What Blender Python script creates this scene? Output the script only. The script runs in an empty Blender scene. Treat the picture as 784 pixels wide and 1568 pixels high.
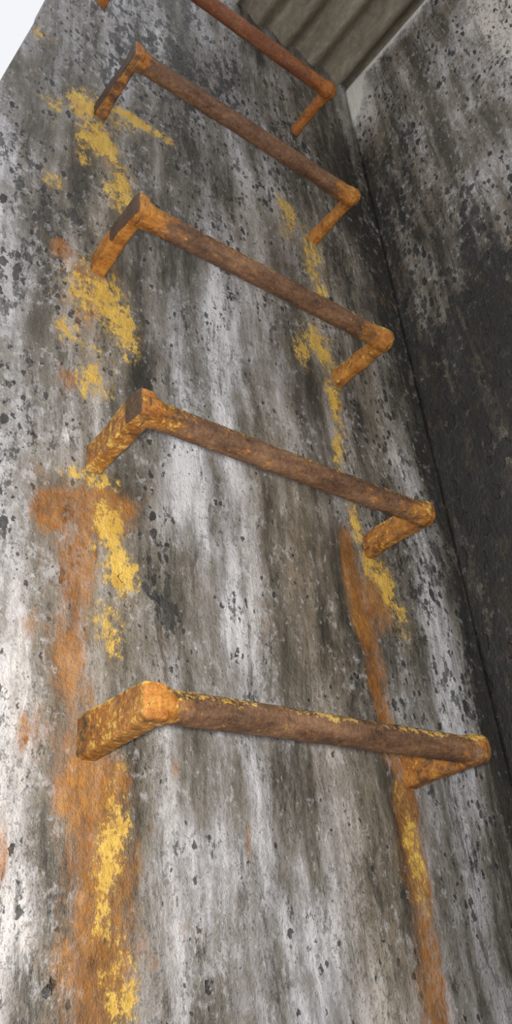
import bpy, bmesh, math, random
import numpy as np
from mathutils import Matrix, Vector, noise
random.seed(3)
scene=bpy.context.scene
scene.view_settings.view_transform='Standard'

# ------------------------------------------------------------------ helpers
def link(o):
    scene.collection.objects.link(o); return o

class N:
    """tiny node-building helper"""
    def __init__(s,name):
        s.m=bpy.data.materials.new(name); s.m.use_nodes=True
        s.t=s.m.node_tree; s.t.nodes.clear()
        s.out=s.t.nodes.new('ShaderNodeOutputMaterial')
        s.b=s.t.nodes.new('ShaderNodeBsdfPrincipled')
        s.t.links.new(s.b.outputs[0],s.out.inputs[0])
        s.co=s.t.nodes.new('ShaderNodeTexCoord').outputs['Object']
    def set(s,sock,v):
        if isinstance(v,bpy.types.NodeSocket): s.t.links.new(v,sock)
        elif isinstance(v,(tuple,list)): 
            sock.default_value=tuple(v)+((1,) if len(v)==3 and sock.type=='RGBA' else ())
        else: sock.default_value=v
    def math(s,op,a,b=0.,c=None,clamp=False):
        n=s.t.nodes.new('ShaderNodeMath'); n.operation=op; n.use_clamp=clamp
        s.set(n.inputs[0],a); s.set(n.inputs[1],b)
        if c is not None: s.set(n.inputs[2],c)
        return n.outputs[0]
    def add(s,a,b): return s.math('ADD',a,b)
    def mul(s,a,b): return s.math('MULTIPLY',a,b)
    def step(s,v,lo,hi,a=0.,b=1.):
        n=s.t.nodes.new('ShaderNodeMapRange'); n.interpolation_type='SMOOTHSTEP'
        s.set(n.inputs[0],v); n.inputs[1].default_value=lo; n.inputs[2].default_value=hi
        n.inputs[3].default_value=a; n.inputs[4].default_value=b
        return n.outputs[0]
    def map(s,scale,loc=(0,0,0),vec=None):
        n=s.t.nodes.new('ShaderNodeMapping'); s.set(n.inputs[0],vec or s.co)
        n.inputs['Scale'].default_value=scale; n.inputs['Location'].default_value=loc
        return n.outputs[0]
    def noise(s,scale=(1,1,1),detail=4,rough=.55,dist=0.,loc=(0,0,0),vec=None):
        n=s.t.nodes.new('ShaderNodeTexNoise')
        s.set(n.inputs['Vector'],s.map(scale,loc,vec)); n.inputs['Scale'].default_value=1
        n.inputs['Detail'].default_value=detail; n.inputs['Roughness'].default_value=rough
        n.inputs['Distortion'].default_value=dist
        return n.outputs[0]
    def warp(s,scale,amt,detail=2):
        w=s.t.nodes.new('ShaderNodeTexNoise'); s.set(w.inputs['Vector'],s.map(scale)); w.inputs['Scale'].default_value=1; w.inputs['Detail'].default_value=detail
        vm=s.t.nodes.new('ShaderNodeVectorMath'); vm.operation='MULTIPLY_ADD'
        s.set(vm.inputs[0],w.outputs['Color']); vm.inputs[1].default_value=amt; s.set(vm.inputs[2],s.co)
        return vm.outputs[0]
    def spots(s,scale,dens,vec,loc=(0,0,0),soft=.07,power=2.):
        """irregular blots: voronoi cells with a random radius each"""
        n=s.t.nodes.new('ShaderNodeTexVoronoi'); s.set(n.inputs['Vector'],s.map(scale,loc,vec)); n.inputs['Scale'].default_value=1
        q=s.t.nodes.new('ShaderNodeSeparateColor'); s.t.links.new(n.outputs['Color'],q.inputs[0])
        rad=s.mul(s.math('POWER',q.outputs[0],power),dens)
        return s.step(s.math('SUBTRACT',rad,n.outputs['Distance']),0.,soft)
    def mix(s,f,a,b,mode='MIX'):
        n=s.t.nodes.new('ShaderNodeMix'); n.data_type='RGBA'; n.blend_type=mode
        s.set(n.inputs[0],f); s.set(n.inputs[6],a); s.set(n.inputs[7],b)
        return n.outputs[2]
    def ramp(s,f,stops):
        n=s.t.nodes.new('ShaderNodeValToRGB'); s.set(n.inputs[0],f)
        e=n.color_ramp.elements
        while len(e)<len(stops): e.new(.5)
        for i,(p,c) in enumerate(stops): e[i].position=p; e[i].color=tuple(c)+(1,)
        return n.outputs[0]
    def attr(s,name):
        n=s.t.nodes.new('ShaderNodeAttribute'); n.attribute_name=name
        q=s.t.nodes.new('ShaderNodeSeparateColor'); s.t.links.new(n.outputs['Color'],q.inputs[0])
        return q.outputs
    def bump(s,h,dist,strength=1.):
        n=s.t.nodes.new('ShaderNodeBump'); s.set(n.inputs['Height'],h)
        n.inputs['Distance'].default_value=dist; n.inputs['Strength'].default_value=strength
        s.t.links.new(n.outputs[0],s.b.inputs['Normal'])

# ------------------------------------------------------------------ concrete material
def concrete():
    n=N('weathered_concrete')
    ya,ru,dk=n.attr('stains')[0:3]
    lt,wm,sp=n.attr('tone')[0:3]
    wc=n.warp((5,5,5),(.045,.045,.08),3)
    wf_=n.warp((150,150,150),(.009,.009,.009),2)
    s1=n.noise((16,16,1.9),5,.60,vec=wc)
    s2=n.noise((50,50,6),5,.72,vec=wc,loc=(3,1,7))
    bl=n.noise((13,13,8),5,.70,loc=(1,5,2))
    gr=n.noise((150,150,120),4,.82)
    f=n.add(n.mul(s1,.62),n.add(n.mul(s2,.26),n.add(n.mul(bl,.34),n.mul(gr,.16))))
    f=n.step(f,.51,.87)
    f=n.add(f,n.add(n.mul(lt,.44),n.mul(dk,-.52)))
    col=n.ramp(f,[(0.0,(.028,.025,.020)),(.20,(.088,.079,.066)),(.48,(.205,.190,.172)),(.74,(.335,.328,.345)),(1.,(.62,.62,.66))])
    # ochre / brown washes
    wf=n.mul(wm,n.step(s1,.25,.65,.4,1.))
    col=n.mix(wf,col,n.mix(1.,col,(.98,.83,.60),'MULTIPLY'))
    # pale scabs
    pn=n.noise((80,80,60),4,.75,loc=(5,8,1))
    pal=n.step(n.add(pn,n.add(n.mul(bl,.4),n.mul(lt,.10))),.75,.87)
    col=n.mix(n.mul(pal,n.step(dk,.3,1.,.5,.22)),col,(.52,.515,.54))
    # dark runs
    rn2=n.noise((64,64,5.5),5,.80,vec=wc,loc=(6,3,3)); cl=n.noise((11,11,5),4,.65,loc=(8,1,2))
    runs=n.mul(n.step(n.add(rn2,n.mul(dk,.12)),.53,.62),n.step(cl,.42,.60))
    col=n.mix(n.mul(runs,.72),col,(.045,.04,.033))
    # fine grime grain
    gm=n.mul(n.step(n.add(gr,n.mul(cl,.6)),.82,.92),n.step(n.add(gr,0.),.42,.6))
    col=n.mix(n.mul(gm,.6),col,(.045,.042,.036))
    # black mould specks, blow holes and blotches
    dens=n.add(n.mul(sp,.75),n.add(n.mul(n.add(bl,-.5),2.9),n.mul(dk,.45)))
    dens=n.add(dens,.29)
    sp1=n.spots((115,115,68),n.mul(dens,.76),wf_,soft=.09,power=2.0)
    sp2=n.spots((50,50,27),n.mul(n.add(dens,-.10),.50),wf_,loc=(3,1,5),soft=.05,power=3.4)
    bb=n.noise((48,48,26),5,.80,loc=(3,3,8))
    sp3=n.step(n.add(bb,n.mul(dens,.17)),.66,.73)
    speck=n.math('MAXIMUM',n.mul(sp1,.85),n.math('MAXIMUM',n.mul(sp2,.92),n.mul(sp3,.78)))
    col=n.mix(speck,col,(.020,.020,.020))
    # daylight leaking in at the side wall's top, painted as a pale tone
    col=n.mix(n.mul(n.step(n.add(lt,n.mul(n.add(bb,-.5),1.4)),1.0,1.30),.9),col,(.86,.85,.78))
    # rust
    rn=n.noise((30,30,12),5,.76,vec=wc,loc=(2,9,4))
    rf=n.step(n.add(ru,n.mul(n.add(rn,-.5),1.8)),.18,.80)
    col=n.mix(n.mul(rf,n.step(n.add(gr,n.mul(bb,.5)),.55,.92,1.,.45)),col,
        n.ramp(n.add(n.mul(rn,.5),n.mul(bb,.5)),[(.38,(.13,.048,.009)),(.5,(.31,.118,.016)),(.62,(.50,.22,.036))]))
    # yellow paint dust and splashes
    yn=n.noise((105,105,75),5,.86,loc=(4,6,1)); yl=n.noise((28,28,18),3,.6,loc=(5,1,1))
    yv=n.add(ya,n.add(n.mul(n.add(yn,-.5),3.8),n.mul(n.add(yl,-.5),2.4)))
    yf=n.step(yv,.54,.72); ysoft=n.step(yv,.0,.8)
    col=n.mix(n.mul(n.mul(ysoft,n.step(ya,.05,.4)),.42),col,(.44,.29,.09))
    ycol=n.ramp(bb,[(.38,(.52,.30,.045)),(.6,(.72,.48,.10))])
    col=n.mix(n.mul(n.mul(yf,n.step(ya,.08,.3)),.90),col,ycol)
    n.set(n.b.inputs['Base Color'],col)
    n.b.inputs['Roughness'].default_value=.48
    n.b.inputs['Specular IOR Level'].default_value=.42
    n.bump(n.add(n.mul(gr,.7),n.add(n.mul(bb,.9),n.mul(sp2,-.8))),.0038,.9)
    return n.m

# ------------------------------------------------------------------ wall builder
def G(X,Z,lst):
    r=np.zeros_like(X)
    for x,z,sx,sz,a in lst:
        r=np.maximum(r,a*np.exp(-(((X-x)/sx)**2+((Z-z)/sz)**2)))
    return r
def ss(v,a,b):
    t=np.clip((v-a)/(b-a),0,1); return t*t*(3-2*t)

def build_wall(name,P,masks,mat,normal,keep=None,thick=.1,bumpmap=None):
    """P: (ny,nx,3) grid of points"""
    ny,nx,_=P.shape
    V=P.reshape(-1,3).copy()
    nr=np.array(normal,float)
    lo=np.array([noise.noise(Vector(v*6))*.003+noise.noise(Vector(v*23))*.001 for v in V])
    if bumpmap is not None: lo=lo+bumpmap.ravel()
    V=V+lo[:,None]*nr[None]
    idx=np.arange(ny*nx).reshape(ny,nx)
    F=np.stack([idx[:-1,:-1],idx[:-1,1:],idx[1:,1:],idx[1:,:-1]],-1).reshape(-1,4)
    me=bpy.data.meshes.new(name); me.from_pydata(V.tolist(),[],F.tolist()); me.update()
    if me.polygons[0].normal.dot(Vector(normal))<0: me.flip_normals()
    for an,(a,b,c) in masks.items():
        at=me.color_attributes.new(an,'FLOAT_COLOR','POINT')
        d=np.ones((ny*nx,4),np.float32); d[:,0]=a.ravel(); d[:,1]=b.ravel(); d[:,2]=c.ravel()
        at.data.foreach_set('color',d.ravel())
    me.polygons.foreach_set('use_smooth',[True]*len(me.polygons))
    me.materials.append(mat)
    o=link(bpy.data.objects.new(name,me))
    so=o.modifiers.new('thickness','SOLIDIFY'); so.thickness=thick; so.offset=-1
    return o

mat=concrete()
XC=.612; FLOOR=-1.15
Wd=.414; Dp=.1025; RZ=[0,.30,.595,.911,1.21]

# back wall (carries the rungs): left end is the ragged jamb of an opening to daylight
xs=np.linspace(0,1,300); zs=np.linspace(FLOOR,1.62,500)
left=np.interp(zs,[FLOOR,.2,.60,.84,1.11,1.62],[-.75,-.42,-.22,-.150,-.093,-.003])
Xg=left[:,None]+(XC+.03-left[:,None])*xs[None,:]
Zg=np.repeat(zs[:,None],300,1)
X,Z=Xg,Zg
ya=G(X,Z,[(-.03,.905,.028,.038,.92),(0,.85,.036,.038,1.1),(.06,.95,.060,.014,1.25),(.035,.775,.026,.055,.8),(-.02,.79,.014,.02,.6),(.02,.92,.04,.03,.5),(-.07,.87,.02,.04,.45),
 (0,.56,.042,.038,.85),(.03,.51,.026,.05,.95),(-.02,.53,.025,.03,.6),(0,.41,.022,.03,.75),(-.035,.47,.02,.03,.4),(.01,.46,.03,.04,.5),
 (.36,.93,.026,.06,.70),(.405,.86,.028,.07,.80),(.41,.78,.024,.05,.6),(.385,.66,.034,.06,.78),(.40,.55,.018,.06,.85),(.39,.45,.014,.06,.70),(.35,.63,.020,.04,.65),
 (.02,.22,.020,.040,.95),(.03,.17,.022,.04,1.0),(.02,.11,.018,.04,.75),(.0,.275,.035,.015,.75),(.44,.25,.018,.05,.88),(.40,.335,.014,.035,.98),(.46,.20,.022,.04,.55),(.42,.28,.025,.03,.6),
 (.02,-.12,.016,.05,.72),(.03,-.06,.014,.04,.55),(.03,-.20,.016,.04,.72),(.035,-.28,.018,.05,.5),(.40,-.10,.014,.08,.55),(.395,-.03,.014,.02,.6),(-.10,1.02,.025,.02,.7),(-.07,.72,.02,.02,.5)])
ru=G(X,Z,[(-.045,.60,.018,.02,1.1),(-.02,.575,.022,.018,1.),(-.005,.56,.045,.07,.45),(-.045,.225,.024,.024,1.5),(-.01,.235,.050,.025,1.35),(.02,.25,.030,.02,1.2),(-.02,.16,.026,.07,.95),
 (-.02,.08,.026,.09,.82),(-.03,.40,.014,.02,.7),(.375,.27,.014,.05,1.4),(.385,.20,.020,.07,1.2),(.39,.11,.020,.09,.95),(.42,.22,.032,.05,.75),(.39,.02,.020,.06,.75),
 (.005,-.04,.045,.03,1.1),(.01,-.10,.040,.07,.85),(.015,-.19,.040,.09,.80),(.015,-.33,.042,.15,.80),(.40,-.04,.025,.04,1.25),(.40,-.11,.022,.07,1.0),(.395,-.20,.024,.08,.95),(.39,-.32,.030,.12,.95),
 (-.06,.0,.006,.02,.9),(-.072,-.10,.006,.03,1.),(-.03,.0,.028,.04,.75),(.09,-.02,.006,.012,.7),(.17,-.08,.005,.02,.7),(-.06,.10,.02,.03,.3),(.40,.54,.014,.02,.95),(.0,.85,.04,.06,.40),(.41,.86,.025,.05,.42)])
dk=G(X,Z,[(.08,.17,.026,.09,.78),(.085,.30,.016,.10,.5),(.20,.92,.05,.12,.5),(.16,1.12,.06,.14,.30),(.27,1.2,.05,.2,.4),(.10,.66,.03,.12,.45),(.30,.75,.05,.2,.30),
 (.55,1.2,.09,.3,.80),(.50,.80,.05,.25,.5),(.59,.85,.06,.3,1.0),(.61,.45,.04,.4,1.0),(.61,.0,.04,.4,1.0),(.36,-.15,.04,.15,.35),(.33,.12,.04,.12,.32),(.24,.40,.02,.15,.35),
 (.48,.1,.03,.15,.3),(.45,-.2,.05,.15,.42),(-.05,-.22,.05,.06,.3),(.05,-.02,.02,.12,.3),(.07,.45,.03,.09,.45),(.48,.38,.02,.06,.4),(-.08,.66,.02,.06,.3),(.30,1.45,.3,.10,.40),(.42,1.2,.06,.3,.35)])
lt=G(X,Z,[(.18,.50,.035,.18,.58),(.51,.40,.045,.12,.55),(.14,-.12,.06,.18,.50),(.21,.17,.035,.20,.45),(-.13,.37,.060,.30,1.1),(-.09,.10,.04,.20,.65),(.52,.10,.05,.15,.5),
 (-.06,-.12,.05,.14,.50),(.25,-.2,.04,.15,.38),(.02,.72,.03,.05,.2),(-.13,.60,.04,.2,.75),(.13,.32,.03,.1,.5),(.03,.36,.03,.08,.3),(-.033,.32,.008,.012,.9),(.0,1.15,.14,.25,.36)])
lt=np.minimum(np.maximum(lt,.06),.95)
wm=np.clip(G(X,Z,[(.29,.22,.08,.30,.95),(.45,.6,.10,.4,.8),(.0,.62,.07,.3,.8),(.34,-.15,.06,.2,.8),(.0,.1,.08,.3,.7),(.5,1.1,.15,.5,.8),(.0,-.2,.08,.2,.6),(.1,.9,.05,.2,.4),(.3,.8,.1,.3,.5)]) ,.1,1)
sp=G(X,Z,[(-.05,.70,.10,.4,.65),(.12,1.2,.2,.25,1.1),(.02,1.0,.1,.2,.6),(.35,1.1,.12,.3,.6),(-.12,.4,.06,.3,.8),(.52,.25,.08,.35,.9),(.2,.75,.08,.2,.5),(-.1,0,.05,.2,.5),(.09,.15,.03,.1,.8)])
bm_=G(X,Z,[(x,z,.035,.030,.003) for z in RZ for x in (0,Wd)])
P=np.stack([Xg,np.zeros_like(Xg),Zg],-1)
build_wall('wall_back',P,{'stains':(ya,ru,dk),'tone':(lt,wm,sp)},mat,(0,-1,0),bumpmap=bm_)

# right wall
ys=np.linspace(0,-1.5,220); zs=np.linspace(FLOOR,1.525,400)
Y,Z=np.meshgrid(ys,zs); zero=np.zeros_like(Y)
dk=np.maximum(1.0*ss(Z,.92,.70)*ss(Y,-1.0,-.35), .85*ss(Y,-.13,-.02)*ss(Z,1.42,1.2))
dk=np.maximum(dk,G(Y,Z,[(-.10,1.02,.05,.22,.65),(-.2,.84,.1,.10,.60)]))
lt=np.maximum(G(Y,Z,[(-.0,1.55,.065,.16,2.6),(-.15,1.54,.5,.045,1.8),(-.30,1.25,.20,.25,.55),(-.25,.95,.1,.10,.40)]),0)  # strongest values, top edge and corner: daylight from the roof gap, painted in
wm=.25+.35*ss(Z,.7,1.3); sp=.25+.5*ss(Z,1.0,.7)
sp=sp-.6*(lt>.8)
P=np.stack([np.full_like(Y,XC),Y,Z],-1)
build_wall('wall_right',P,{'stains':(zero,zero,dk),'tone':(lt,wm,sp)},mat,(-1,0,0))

# floor
xs=np.linspace(-1.2,XC,60); ys=np.linspace(-1.5,0,60)
Xf,Yf=np.meshgrid(xs,ys); zf=np.zeros_like(Xf)
build_wall('floor',np.stack([Xf,Yf,np.full_like(Xf,FLOOR)],-1),{'stains':(zf,zf,zf+.2),'tone':(zf,zf+.5,zf+.3)},mat,(0,0,1))

# ------------------------------------------------------------------ corrugated roof
def roof():
    n=N('corrugated_sheet_metal')
    a=n.noise((14,4,10),5,.6); b=n.noise((120,60,80),4,.7)
    col=n.ramp(n.add(n.mul(a,.6),n.mul(b,.4)),[(.3,(.08,.07,.05)),(.52,(.23,.20,.155)),(.72,(.42,.38,.30))])
    n.set(n.b.inputs['Base Color'],col); n.b.inputs['Metallic'].default_value=.1
    n.b.inputs['Roughness'].default_value=.6; n.bump(b,.002,.5)
    x0,x1,y0,y1,z=.31,.74,-1.5,.16,1.547
    nx=180; bm=bmesh.new(); rows=[]
    for y in (y0,-1,-.5,-.2,0,y1):
        rows.append([bm.verts.new((x0+(x1-x0)*i/nx,y,z+.014*math.sin(2*math.pi*(x0+(x1-x0)*i/nx)/.076))) for i in range(nx+1)])
    for r0,r1 in zip(rows,rows[1:]):
        for i in range(nx): bm.faces.new((r0[i],r0[i+1],r1[i+1],r1[i])).smooth=True
    me=bpy.data.meshes.new('corrugated_roof_sheet'); bm.to_mesh(me); bm.free(); me.materials.append(n.m)
    o=link(bpy.data.objects.new('corrugated_roof_sheet',me))
    s=o.modifiers.new('t','SOLIDIFY'); s.thickness=.0015; s.offset=1
roof()

# ------------------------------------------------------------------ rungs
def rust_mat():
    n=N('rusty_painted_iron')
    yel,org,red=n.attr('paint')[0:3]
    outer_dark=n.attr('outer_dark')[0]
    geo=n.t.nodes.new('ShaderNodeNewGeometry')
    sx=n.t.nodes.new('ShaderNodeSeparateXYZ'); n.t.links.new(geo.outputs['Normal'],sx.inputs[0])
    up=sx.outputs[2]
    a=n.noise((18,55,55),5,.7); b=n.noise((190,190,190),4,.78,loc=(3,3,3)); c=n.noise((50,75,75),5,.76,loc=(7,2,2))
    base=n.ramp(n.add(n.mul(a,.65),n.mul(b,.35)),[(.36,(.042,.024,.015)),(.5,(.138,.072,.040)),(.64,(.26,.15,.085))])
    of=n.step(n.add(org,n.mul(n.add(c,-.5),2.0)),.22,.60)
    oc=n.ramp(n.add(n.mul(b,.45),n.mul(a,.55)),[(.37,(.16,.055,.011)),(.5,(.37,.145,.026)),(.63,(.56,.27,.055))])
    col=n.mix(of,base,oc)
    col=n.mix(n.mul(red,.55),col,(.27,.065,.022))
    edge=n.step(up,.0,.55)
    yv=n.add(n.add(yel,n.mul(edge,.36)),n.add(n.mul(n.add(c,-.5),1.8),n.mul(n.add(b,-.5),1.9)))
    yf=n.step(yv,.46,.68)
    yc=n.ramp(a,[(.35,(.52,.29,.045)),(.65,(.74,.50,.15))])
    col=n.mix(n.mul(yf,.88),col,yc)
    blk=n.step(n.add(n.noise((60,60,60),5,.78,loc=(1,8,8)),n.mul(edge,.06)),.60,.69)
    col=n.mix(n.mul(blk,.8),col,(.022,.018,.014))
    sf=n.step(n.add(outer_dark,n.mul(n.add(c,-.5),1.2)),.3,.6)
    col=n.mix(n.mul(sf,.85),col,(.030,.025,.022))  # darker tone on the left arm's outer face
    n.set(n.b.inputs['Base Color'],col)
    n.set(n.b.inputs['Roughness'],n.step(b,.3,.7,.65,.40))
    n.b.inputs['Specular IOR Level'].default_value=.42
    n.bump(n.add(n.mul(c,.7),n.add(n.mul(b,.7),n.mul(yf,.3))),.0024,.9)
    return n.m
iron=rust_mat()

def tube(bm,rings_shape):
    rows=[[bm.verts.new(p) for p in r] for r in rings_shape]
    m=len(rows[0])
    for r0,r1 in zip(rows,rows[1:]):
        for i in range(m): bm.faces.new((r0[i],r0[(i+1)%m],r1[(i+1)%m],r1[i]))
    for r in (rows[0],rows[-1]):
        c=sum((v.co for v in r),Vector())/m; cv=bm.verts.new(c)
        for i in range(m): bm.faces.new((r[i],r[(i+1)%m],cv))

def rbox_ring(hw,hh,r,n=6):
    """rounded rectangle outline in (x,z)"""
    r=min(r,hw*.95,hh*.95); pts=[]
    for cx,cz,a0 in ((hw-r,hh-r,0),(-hw+r,hh-r,90),(-hw+r,-hh+r,180),(hw-r,-hh+r,270)):
        for k in range(n+1):
            t=math.radians(a0+90*k/n); pts.append((cx+r*math.cos(t),cz+r*math.sin(t)))
        # flat side subdivisions
        nx_={0:(-hw+r,hh),90:(-hw,-hh+r),180:(hw-r,-hh),270:(hw,hh-r)}[a0]
        px,pz=pts[-1]
        for k in range(1,8): pts.append((px+(nx_[0]-px)*k/8,pz+(nx_[1]-pz)*k/8))
    return pts

def rung(z,paint,size,seed,outer_dark_rng):
    bm=bmesh.new()
    hw0,hh0,R=size
    rings=[]; nb=150
    for i in range(nb+1):
        x=Wd*i/nb
        rr=R*(1+.02*noise.noise(Vector((x*14,seed,0))))
        # weld fillet swelling towards both arms
        e=min(x,Wd-x)-hw0; rr+=.0022*math.exp(-(max(0,e)/.007)**2)
        sag=.001*math.sin(x*9+seed)
        rings.append([Vector((x,-Dp+rr*math.cos(t),z+sag+rr*math.sin(t))) for t in [2*math.pi*k/36 for k in range(36)]])
    tube(bm,rings)
    for xc,sg in ((0,-1),(Wd,1)):
        rings=[]; na=70; y0=.005; y1=-(Dp+R+.001)
        for i in range(na+1):
            u=i/na
            u=1-(1-u)**1.5
            y=y0+(y1-y0)*u
            hw=hw0*(1+.10*math.cos(u*5+seed)); hh=hh0*(1+.14*(1-u)**2)+(R+.0015-hh0)*ss(np.array(u),.72,.88)*(1 if sg<0 else .8)
            hh=float(hh)
            e=(y-y1); rnd=.0045 if sg<0 else .016; k=1.
            if e<rnd: k=math.sqrt(max(0,1-((rnd-e)/rnd)**2))
            if sg<0: hw*=.72+.28*k; hh*=.84+.16*k; rad=.0035
            else: hw*=.45+.55*k; hh*=.42+.58*k; rad=.006
            rad+= .003*noise.noise(Vector((u*5,seed,sg)))
            rad=max(.0018,rad)
            ox=sg*.0008*math.sin(u*6+seed); oz=.0015*math.sin(u*3.1)
            rings.append([Vector((xc+px+ox,y,z+oz+pz)) for px,pz in rbox_ring(hw,hh,rad)])
        tube(bm,rings)
    bmesh.ops.recalc_face_normals(bm,faces=bm.faces)
    bm.normal_update()
    for v in bm.verts:
        p=v.co*1.0
        d=.0005*noise.noise(p*45+Vector((seed*5,0,0)))+.0004*noise.noise(p*150+Vector((0,seed*3,0)))
        v.co=v.co+v.normal*d
    for f in bm.faces: f.smooth=True
    bm.normal_update()
    nrm=np.array([v.normal[:] for v in bm.verts])
    me=bpy.data.meshes.new('ladder_rung'); bm.to_mesh(me); bm.free()
    co=np.array([v.co[:] for v in me.vertices])
    x=co[:,0]; y=co[:,1]
    dl=np.clip((x-.012)/.05,0,1); dr=np.clip((Wd-.012-x)/.05,0,1)
    endL=1-dl; endR=1-dr; mid=np.minimum(dl,dr)
    yl,yr,ym,ol,orr,om,rd=paint
    ye=yl*endL+yr*endR+ym*mid; og=ol*endL+orr*endR+om*mid
    side=np.clip(-nrm[:,0],0,1)*(endL>.9)
    front=np.clip(-nrm[:,1],0,1)*(endL>.9)
    og=og+.4*front; ye=ye-.25*front
    s0,s1,s2=outer_dark_rng     # darker tone on outer face: y range and amount
    sm=s2*side*ss(-y,s0-.008,s0+.004)*ss(-y,s1+.008,s1-.004)
    for an,ch in (('paint',(ye,og,np.full_like(x,rd))),('outer_dark',(sm,sm,sm))):
        at=me.color_attributes.new(an,'FLOAT_COLOR','POINT')
        d=np.ones((len(co),4),np.float32)
        for k in range(3): d[:,k]=ch[k]
        at.data.foreach_set('color',d.ravel())
    me.materials.append(iron)
    return link(bpy.data.objects.new('ladder_rung',me))
#      yellow L,R,mid  orange L,R,mid  red
pt=[(.44,.26,.18,.55,.50,.08,0),(.46,.38,.14,.55,.55,.12,0),(.20,.34,.16,.75,.75,.12,.05),(.16,.16,.06,.35,.75,-.05,.1),(.0,.0,-.1,.7,.8,.20,.75)]
sz=[(.0110,.0175,.0143),(.0100,.0150,.0145),(.0092,.0128,.0145),(.0085,.0105,.0135),(.0085,.0105,.0131)]
so=[(.0,.022,.45),(.092,.13,1.),(.055,.13,.9),(.0,.13,.75),(.0,.13,.3)]
for i,z in enumerate(RZ): rung(z,pt[i],sz[i],i*1.7+1,so[i])

# ------------------------------------------------------------------ camera
M=[[0.789499,-0.250951,-0.560103],[-0.60753,-0.449155,-0.655108],[-0.087173,0.857487,-0.507068]]
C=(-.33827,-.65587,-.20689)
cd=bpy.data.cameras.new('camera'); co=link(bpy.data.objects.new('camera',cd))
co.matrix_world=Matrix([M[i]+[C[i]] for i in range(3)]+[[0,0,0,1]])
cd.sensor_fit='VERTICAL'; cd.sensor_height=32; cd.lens=1270.74/1600*32; cd.clip_start=.01
scene.camera=co

# ------------------------------------------------------------------ light
w=bpy.data.worlds.new('daylight'); scene.world=w; w.use_nodes=True
bg=w.node_tree.nodes['Background']; bg.inputs[0].default_value=(.95,.97,1.0,1); bg.inputs[1].default_value=.95
fl=bpy.data.lights.new('phone_torch','AREA'); fl.energy=9; fl.size=.03; fl.color=(1,.94,.84)
fo=link(bpy.data.objects.new('phone_torch',fl)); fo.location=(-.352,-.668,-.195)
fo.rotation_euler=(Vector((.25,0,.55))-fo.location).to_track_quat('-Z','Y').to_euler()
